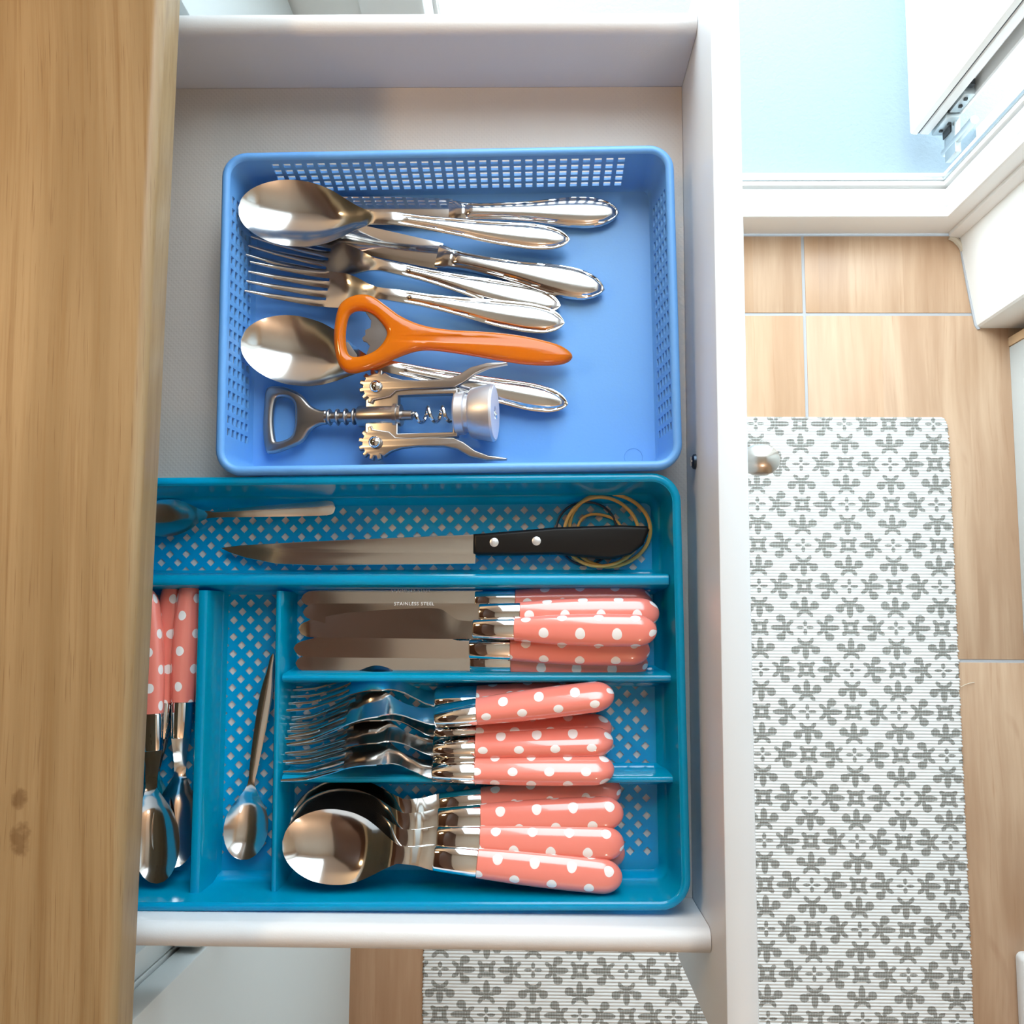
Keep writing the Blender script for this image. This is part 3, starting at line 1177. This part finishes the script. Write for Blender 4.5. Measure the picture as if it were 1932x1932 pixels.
def polka_knife(label, text=None):
    r = empty('polka_dot_knife', label, 'knife', 'polka dot knives in the tray')
    rings = []
    xs = list(xs_dense(30, 16, .5)) + [36, 48, 60, 72, 80, 84, 87, 90, 93, 96, 99, 104, 110]
    yt = tab([(0, -.6), (.6, .8), (3, 2.6), (10, 4.8), (30, 8.6), (55, 10.8), (80, 11.9), (85, 11.6), (90, 9.0), (95, 5.6), (100, 4.6), (110, 4.4)])
    yb = tab([(0, -1.2), (.6, -2.6), (2, -4.2), (5, -5.6), (10, -6.1), (110, -6.0)])
    for x in xs:
        a, b = float(yt(np.array(x))), float(yb(np.array(x)))
        k = min(1, .35 + x / 12)
        rings.append([(x, b, .7 * k), (x, b + (a - b) * .35, .62 * k), (x, a, .16), (x, a, -.16), (x, b + (a - b) * .35, -.62 * k), (x, b, -.7 * k)])
    bl = MB().loft(rings).build('blade', 'steel_polish', r, angle=30)
    ferrule(105.5, 130, 5.6, 6.3, 5.0, 5.6, r)
    dot_handle(82, 6.8, 9.4, 6.2, 7.0, 'handle', r, 130)
    return r, bl


def polka_fork(label):
    r = empty('polka_dot_fork', label, 'fork', 'polka dot forks in the tray')
    Lf = 94.0
    width = tab([(0, 11.2), (40, 11.4), (50, 11.6), (56, 11.0), (62, 8.4), (67, 5.6), (72, 4.6), (78, 5.0), (86, 6.6), (Lf, 7.4)])
    zc = tab([(0, 3.0), (12, 4.2), (28, 9.6), (42, 15.2), (52, 17.4), (60, 16.2), (68, 11.2), (76, 5.4), (84, 1.6), (Lf, .6)])
    dish = tab([(0, .1), (45, .5), (60, .4), (Lf, -.4)])
    fork_mb(Lf, 38, 1.75, 6.3, width, zc, dish, tab([(0, 1.1), (40, 1.4), (70, 2.2), (Lf, 2.0)]), 46).build('fork_head', 'steel_fork', r, angle=60)
    ferrule(87.5, 112.5, 7.2, 8.2, 5.0, 5.8, r)
    dot_handle(80.5, 8.6, 9.9, 6.2, 7.0, 'handle', r, 112.5)
    return r


def polka_spoon(label):
    r = empty('polka_dot_spoon', label, 'spoon', 'polka dot tablespoons in the tray')
    Ls = 94.0
    xs = np.concatenate([xs_dense(68, 40), np.linspace(69.5, Ls, 22)])
    width = tab(bowl_w(68, 20.6) + [(72, 4.7), (78, 5.0), (86, 6.6), (Ls, 7.4)])
    zc = tab([(0, 0), (46, .2), (57, 1.6), (66, 4.2), (72, 4.6), (80, 2.0), (86, .6), (Ls, .4)])
    dish = tab([(0, 0), (3, 1.3), (12, 4.4), (28, 6.6), (44, 5.6), (55, 2.6), (63, .6), (76, -.2), (Ls, -.4)])
    steel_strip(Ls, width, zc, dish, tab([(0, 1.0), (60, 1.4), (72, 2.4), (Ls, 2.0)]), xs, 19).build('spoon_head', 'steel_polish', r, angle=60)
    ferrule(88, 113, 7.2, 8.2, 5.0, 5.8, r)
    dot_handle(82.5, 8.6, 9.9, 6.2, 7.0, 'handle', r, 113)
    return r


def polka_teaspoon(label):
    r = empty('polka_dot_teaspoon', label, 'spoon', 'polka dot teaspoons in the tray')
    Ls = 80.0
    xs = np.concatenate([xs_dense(54, 34), np.linspace(55.5, Ls, 20)])
    width = tab(bowl_w(55, 13.8) + [(58, 3.4), (66, 4.0), (74, 5.2), (Ls, 5.8)])
    zc = tab([(0, 0), (40, .4), (48, 2.0), (55, 4.2), (60, 4.0), (68, 1.4), (74, .4), (Ls, .3)])
    dish = tab([(0, 0), (3, 1.2), (10, 4.0), (24, 6.0), (36, 5.2), (47, 2.6), (54, .8), (62, -.2), (Ls, -.4)])
    steel_strip(Ls, width, zc, dish, tab([(0, 1.0), (48, 1.3), (60, 2.2), (Ls, 2.0)]), xs, 17).build('spoon_head', 'steel_fork', r, angle=60)
    ferrule(75.5, 97, 5.7, 6.4, 4.4, 5.0, r)
    dot_handle(74, 6.8, 8.4, 5.4, 6.2, 'handle', r, 97, tab([(0, 6.8), (22, 8.0), (40, 8.2), (62, 6.8), (74, 6.0)]))
    return r


def plain_teaspoon(name, label, L, wb, mat, tri=False):
    r = empty(name, label, 'spoon')
    Lb = L * .345
    xs = np.concatenate([xs_dense(Lb, 34), np.linspace(Lb + 1, L - 6, 40), L - xs_dense(6, 8)[::-1][1:]])
    if tri:
        hw = [(Lb + 4, 1.9), (Lb + 14, 2.6), (L * .62, 3.4), (L * .78, 3.9), (L * .92, 2.6), (L - 2, 1.2), (L, .3)]
    else:
        hw = [(Lb + 4, 2.1), (L * .55, 3.0), (L - 18, 4.3), (L - 6, 4.6), (L - 2, 4.0), (L - .5, 2.2), (L, .4)]
    width = tab(bowl_w(Lb, wb) + hw)
    zc = tab([(0, 0), (Lb * .75, .3), (Lb * .95, 2.6), (Lb + 6, 4.6), (L * .6, 4.2), (L * .85, 1.8), (L, 1.6)])
    dish = tab([(0, 0), (3, 1.2), (Lb * .25, 4.6), (Lb * .45, 5.6), (Lb * .75, 3.8), (Lb * .95, .8), (Lb + 6, -.3), (L - 10, -1.0), (L, -.1)])
    steel_strip(L, width, zc, dish, tab([(0, 1.0), (Lb, 1.4), (Lb + 8, 2.2), (L, 1.4)]), xs, 17).build('spoon_body', mat, r, angle=60)
    return r


# ------------------------------------------------------------------ in the blue basket
kn = silver_knife('table_knife', 'silver table knife nearest the basket\'s far holed wall, half under a spoon', 'silver knives in the blue basket')
place(kn, (-171.5, 262.5, 774.2), (54, 261.0, 774.4))
k2 = dup(kn)
k2['label'] = 'silver table knife lying aslant, its blade under the upper spoon neck'
place(k2, (-176.0, 257.5, 773.4), (46.6, 209.9, 775.0))
fk = silver_fork('table_fork', 'silver table fork with shaded tines under the upper spoon bowl', 'silver forks in the blue basket')
place(fk, (-178.0, 239.4, 779.6), (16.8, 200.0, 772.6), 0.10)
f2 = dup(fk)
f2['label'] = 'silver table fork with four bright tines, just above the orange opener'
place(f2, (-177.6, 215.4, 783.0), (20.4, 187.8, 776.0), 0.02)
sp = silver_spoon('table_spoon', 'silver tablespoon lying on top, its bowl near the basket\'s far left corner', 'silver spoons in the blue basket')
place(sp, (-180.2, 253.6, 800.5), (18.3, 240.6, 780.0), 0.05)
s2 = dup(sp)
s2['label'] = 'silver tablespoon whose neck lies under the orange bottle opener'
place(s2, (-178.6, 173.6, 790.0), (20.2, 137.2, 774.5), 0.0)

# ---------------- orange bottle opener
op = empty('bottle_opener', 'translucent orange plastic bottle opener with metal insert, resting on a spoon', 'opener', loc=(-48, 176, 790))
OUT = [(-118.7, 190.6), (-114.0, 197.4), (-105.9, 200.6), (-97.7, 199.6), (-89.4, 194.0), (-79.5, 187.0), (-66.4, 181.9), (-50.1, 179.6), (-27.5, 179.2), (-8.0, 177.6), (8.2, 174.6), (18.2, 171.4),
       (24.4, 166.4), (22.6, 162.2), (14.7, 159.7), (-1.5, 159.4), (-17.6, 161.2), (-33.8, 163.6), (-50.0, 165.6), (-62.9, 166.6), (-72.6, 165.2), (-83.9, 160.7), (-95.1, 155.3), (-107.5, 151.6),
       (-114.5, 153.4), (-118.6, 160.6), (-120.6, 174.5)]
HOLE = [(-113.4, 173.9), (-112.1, 185.9), (-108.3, 190.0), (-102.4, 190.2), (-95.8, 187.0), (-88.9, 178.4), (-90.0, 172.0), (-95.8, 165.4), (-105.0, 161.8), (-111.4, 163.4)]
to_l = lambda pts: [(x + 48, y - 176) for x, y in pts]
tilt = lambda x, y: -0.085 * x - 1.5 + 1.8 * math.exp(-((x + 15) / 35.0) ** 2)
plate('handle', smooth_loop(to_l(OUT), 5), [smooth_loop(to_l(HOLE), 4)], 8.4, 3.9, 'opener_orange', op, 0, tilt, 4)
INS = [(-103.0, 191.4), (-95.0, 188.2), (-87.6, 178.6), (-88.6, 171.6), (-95.0, 164.6), (-101.4, 161.6), (-98.7, 168.6), (-100.7, 170.9), (-102.6, 171.4), (-103.6, 173.4), (-101.6, 175.4), (-101.8, 178.4), (-98.6, 180.0), (-98.2, 184.4)]
plate('metal_insert', to_l(INS), [], 1.6, .3, 'steel_dull', op, 0, tilt)
plate('metal_insert', to_l([(-114.2, 171.6), (-112.0, 171.0), (-106.4, 163.2), (-106.8, 161.4), (-112.6, 162.0)]), [], 1.6, .3, 'steel_dull', op, -1.5, tilt)

# ---------------- winged corkscrew
ck = empty('corkscrew', 'silver winged corkscrew lying in the near left corner of the blue basket', 'corkscrew', loc=(-167.4, 127.2, 774.6), rz=math.radians(.15))
ck.rotation_euler = (0, math.radians(-7.5), math.radians(.15))
ringo = smooth_loop([(1.5, 18), (6, 20.8), (15, 19.4), (24, 15), (31, 7.5), (37, 4.6), (41.5, 3.8), (41.5, -3.8), (37, -4.8), (31, -8), (26, -15), (16, -19.6), (7, -22), (2.5, -20), (.4, -6), (.6, 8)], 4)
ringh = smooth_loop([(7.6, 11), (10.5, 13.6), (16.5, 12.6), (20.2, 8.5), (21, 0), (20.2, -9), (16.8, -12.8), (10, -14.6), (8, -12), (6.6, 0)], 4)
plate('ring_handle', ringo, [ringh], 5.0, 2.0, 'zinc', ck, 0)
shf = [(40, 3.1), (41.5, 3.1)]
for xr_ in (43.0, 48.2, 53.4, 58.6):
    shf += [(xr_ - 1.0, 3.1), (xr_ - .7, 4.9), (xr_, 5.3), (xr_ + .7, 4.9), (xr_ + 1.0, 3.1)]
shf += [(62, 3.1)]
MB().lathe_x(shf, 20).build('threaded_shaft', 'zinc', ck, angle=30)
MB().lathe_x([(61, 3.0), (61.2, 6.0), (62, 6.4), (83.6, 6.4), (84, 7.6), (86.2, 7.6), (86.4, 6.6), (88.6, 6.6), (88.9, 3.0)], 28).build('sleeve', 'zinc', ck, angle=30)
plate('body_plate', [(66.5, -16.5), (67.5, -18.4), (78, -18.4), (80, -15.6), (124, -14.6), (124, 14.6), (80, 15.6), (78, 18.4), (67.5, 18.4), (66.5, 16.5)],
      [[(87, -11.8), (121, -11.8), (121, 11.8), (87, 11.8)]], 7.0, .8, 'zinc', ck, 0)
wx = []
for k in range(120):
    a = k / 120 * 2 * math.pi * 3.6
    rr_ = 4.6 * min(1, k / 14)
    wx.append((96 + 32 * k / 120, rr_ * math.cos(a), rr_ * math.sin(a)))
wm = MB().tube([(88.5, 0, 0), (92, 0, 0), (94.5, 0, 0)] + wx, 1.25, 8)
wm.build('worm', 'chrome', ck)
MB().lathe_x([(88.6, 3.2), (95, 3.0), (96.5, 1.4)], 16).build('worm_collar', 'zinc', ck, angle=30)
MB().lathe_x([(122, 9), (122.2, 12.4), (123.2, 13), (128, 13), (128.6, 11.4), (130.6, 11.4), (131.6, 14.4), (133, 15.2), (141.5, 17.0), (145.0, 17.4), (146.2, 16.8), (146.0, 16.0), (145.5, 5)], 40).build('bell', 'alu', ck, angle=30)
bf = MB()
bf.loft([[(x, r_ * math.cos(2 * math.pi * k / 32), r_ * math.sin(2 * math.pi * k / 32)) for k in range(32)] for x, r_ in ((145.4, 16.1), (146.4, 16.0), (146.4, 4.0), (143.0, 3.6))], cap=False)
fc = bf.build('bell_face', 'bell_face', ck, angle=30)
MB().tube([(138, 1, 0), (142, 3.0, 1.5), (145, 1.0, 3.0), (147.0, -1.8, 1.8), (147.2, -3.4, -.6)], [1.3, 1.3, 1.2, 1.0, .3], 8).build('worm_tip', 'chrome', fc)


def lever(sg):
    px_, py_ = 73.5, 17.2
    pts = []
    nt_ = 7
    for k in range(nt_):
        a0 = math.radians(75 + k * 29)
        for da, rr_ in ((-10.5, 8.4), (-7, 10.8), (7, 10.8), (10.5, 8.4)):
            a = a0 + math.radians(da)
            pts.append((px_ + rr_ * math.cos(a), py_ + rr_ * math.sin(a)))
    pts += [(82, 10.6), (86, 14.2), (96, 15.0), (112, 15.0), (122, 15.4), (128, 18.2), (135, 23.4), (143, 26.6), (154.2, 28.4), (154.0, 29.6), (142, 29.6), (132, 27.2), (124, 22.4), (116, 20.6), (100, 20.2), (90, 21.0), (83, 23.0), (79, 26.0)]
    pts = [(x, y * sg) for x, y in pts]
    if sg < 0:
        pts = pts[::-1]
    o = plate('lever', pts, [], 4.2, .7, 'zinc', ck, 3.2 if sg > 0 else 2.2)
    rv = MB()
    n = 24
    rv.loft([[(px_ + r_ * math.cos(2 * math.pi * k / n), py_ * sg + r_ * math.sin(2 * math.pi * k / n), z_) for k in range(n)] for z_, r_ in ((4, 3.6), (6.4, 3.6), (7.0, 3.0), (6.6, 2.6), (7.2, 1.4), (7.3, .2))])
    rv.build('rivet', 'chrome', o, angle=35)


lever(1)
lever(-1)

# ------------------------------------------------------------------ in the translucent tray
FZ = 769.4
# hair bands first, they lie under the knife handle
G2 = 'elastic bands under the knife handle'


def band(name, label, mat, cx, cy, rx, ry, z0, ph, wob, r):
    pts = []
    for k in range(64):
        a = 2 * math.pi * k / 64
        w_ = 1 + wob * math.sin(3 * a + ph) + wob * .6 * math.sin(2 * a + ph * 2)
        pts.append((cx + rx * w_ * math.cos(a), cy + ry * w_ * math.sin(a), z0 + .4 * math.sin(2 * a + ph)))
    o = MB().tube(pts, r, 8, closed=True).build(name, mat)
    return tag(o, label, 'band', G2)


band('elastic_band', 'dark elastic band, the black ring under the knife handle', 'band_dark', 33.5, 57.4, 18.4, 19.6, FZ + 1.6, .3, .02, .75)
band('elastic_band', 'tan elastic band, the widest loop around the knife handle\'s end', 'band_tan', 47.6, 59.2, 24.6, 22.6, FZ + 3.4, 1.2, .015, 1.2)
band('elastic_band', 'tan elastic band, the middle-sized loop inside the widest one', 'band_tan', 42.4, 57.6, 23.0, 21.0, FZ + 5.4, 2.6, .02, 1.1)
band('elastic_band', 'small tan elastic band, the shortest loop showing inside the others', 'band_tan', 41.4, 57.8, 13.0, 11.8, FZ + 1.4, .9, .05, .9)

# kitchen knife
kk = empty('kitchen_knife', 'long kitchen knife with black riveted handle across the far compartment', 'knife', loc=(-35, 46, 776.4))
BL = [(-191.4, 46.8), (-179.3, 48.4), (-143.6, 50.6), (-98.1, 52.8), (-34.9, 55.7), (-30.0, 55.8), (-30.0, 44), (-34.0, 43.6), (-34.1, 37.6), (-97.7, 36.6), (-130.1, 36.1), (-156.1, 36.9), (-175.8, 40.7), (-185.7, 43.9)]
ktilt = lambda x, y: .020 * x
plate('blade', [(x + 35, y - 46) for x, y in BL], [], 1.5, .35, 'steel_satin', kk, 0, ktilt)
KH = [(-35.4, 55.4), (-10, 57.6), (15.1, 59.8), (53.6, 61.2), (69.6, 60.6), (70.9, 58.2), (67.3, 49.4), (59.9, 43.6), (47.1, 40.6), (31.1, 41.9), (15.1, 43.7), (-10, 43.0), (-33.0, 42.8), (-35.3, 43.8)]
hn = plate('handle', [(x + 35, y - 46) for x, y in KH], [], 12.0, 2.2, 'black_handle', kk, 0, ktilt, 4)
for x, y in ((-22.6, 50.3), (2.9, 51.2)):
    rv = MB()
    n = 22
    rv.loft([[(x + 35 + r_ * math.cos(2 * math.pi * k / n), y - 46 + r_ * math.sin(2 * math.pi * k / n), z_ + .02 * (x + 35)) for k in range(n)] for z_, r_ in ((5, 2.7), (6.15, 2.7), (6.35, 2.3), (6.4, .2))])
    rv.build('rivet', 'rivet', hn, angle=40)

ts = plain_teaspoon('teaspoon', 'dark plain teaspoon in the far compartment, bowl half hidden by the worktop', 122, 11.5, 'steel_satin')
place(ts, (-243.0, 63.6, 776.6), (-122.0, 72.2, 771.6), 0.0)
t2 = plain_teaspoon('teaspoon', 'plain teaspoon lying alone in the narrow empty compartment', 122, 13.2, 'steel_satin', True)
place(t2, (-171.0, -138.2, 776.8), (-155.2, -17.9, 778.5), 0.0)

# polka dot knives
KN = [('polka dot knife against the divider, furthest from the forks', (-139.5, 14.8, 778.0), (73.9, 15.8, 777.6), math.pi + .08),
      ('polka dot knife lowest in its pile, only the handle tip showing', (-136.5, 1.0, 777.0), (73.6, 0.0, 777.0), 0.0),
      ('polka dot knife second from the divider, blade half under the flat one', (-136.4, 6.6, 786.0), (70.1, 8.2, 790.0), math.pi + .16),
      ('polka dot knife lying flat on top of the knife pile', (-138.9, -1.2, 785.5), (68.9, -2.0, 804.5), 0.03),
      ('polka dot knife just below the flat top one, with a shaded orange handle', (-142.0, -13.0, 783.0), (68.8, -13.4, 789.6), -.20),
      ('polka dot knife nearest the forks, lowest on that side', (-142.0, -22.0, 777.0), (69.9, -21.8, 777.6), -.06)]
first = None
kn_all = []
for lab, a, b, roll in KN:
    if first is None:
        first, bl = polka_knife(lab)
        o = first
    else:
        o = dup(first)
        o['label'] = lab
    place(o, a, b, roll)
    kn_all.append(o)
for o in (kn_all[0], kn_all[2]):                    # the two that lie with their etched side up
    bld = [c for c in o.children if c.name.startswith('blade')][0]
    e = engraving('STAINLESS STEEL', 2.9, (54.5, -4.9, -.74), bld, 'etch')
    e.rotation_euler = (math.pi, 0, 0)

# polka dot forks
FK = [('polka dot fork against the knife divider, its handle in shade', (-144.6, -46.5, 776.5), (43.9, -40.2, 778.5), 0.95),
      ('polka dot fork lowest of the pile, mostly hidden by the slanting one', (-144.6, -62.8, 777.5), (51.5, -59.6, 778.0), 0.95),
      ('polka dot fork lying slanted across the top of the fork pile', (-142.5, -64.6, 783.0), (47.2, -38.9, 795.5), 0.85),
      ('polka dot fork second from the spoons', (-144.4, -74.6, 782.0), (52.8, -66.1, 788.0), 0.85),
      ('polka dot fork nearest the spoons', (-144.4, -85.0, 785.0), (49.6, -81.6, 793.0), 0.85)]
first = None
for lab, a, b, roll in FK:
    if first is None:
        first = o = polka_fork(lab)
    else:
        o = dup(first)
        o['label'] = lab
    place(o, a, b, roll)

# polka dot tablespoons
SP = [('polka dot tablespoon nearest the forks, handle in shade', (-141.0, -114.2, 777.8), (48.4, -95.6, 778.2), 0.26),
      ('polka dot tablespoon lowest of the pile, only its handle end showing', (-139.4, -119.0, 774.8), (52.0, -132.0, 777.6), 0.24),
      ('polka dot tablespoon second from the forks', (-141.2, -117.8, 784.0), (58.3, -106.4, 789.0), 0.22),
      ('polka dot tablespoon just under the topmost one', (-141.6, -121.0, 789.2), (53.2, -123.3, 793.0), 0.18),
      ('topmost polka dot tablespoon, its whole bowl showing', (-142.4, -123.6, 794.6), (51.0, -141.2, 797.5), 0.12)]
first = None
for lab, a, b, roll in SP:
    if first is None:
        first = o = polka_spoon(lab)
    else:
        o = dup(first)
        o['label'] = lab
    place(o, a, b, roll)

# polka dot teaspoons in the left compartment
TS = [('polka dot teaspoon lowest, between the two others by the worktop edge', (-225.5, -143.6, 777.8), (-219.0, 18.6, 777.0), 0.0),
      ('polka dot teaspoon on the side away from the worktop', (-210.5, -143.0, 778.6), (-207.0, 18.8, 781.6), -0.5),
      ('polka dot teaspoon half hidden by the worktop, its bowl on top', (-215.6, -149.2, 789.6), (-229.3, 17.4, 788.5), 0.0)]
first = None
for lab, a, b, roll in TS:
    if first is None:
        first = o = polka_teaspoon(lab)
    else:
        o = dup(first)
        o['label'] = lab
    place(o, a, b, roll)
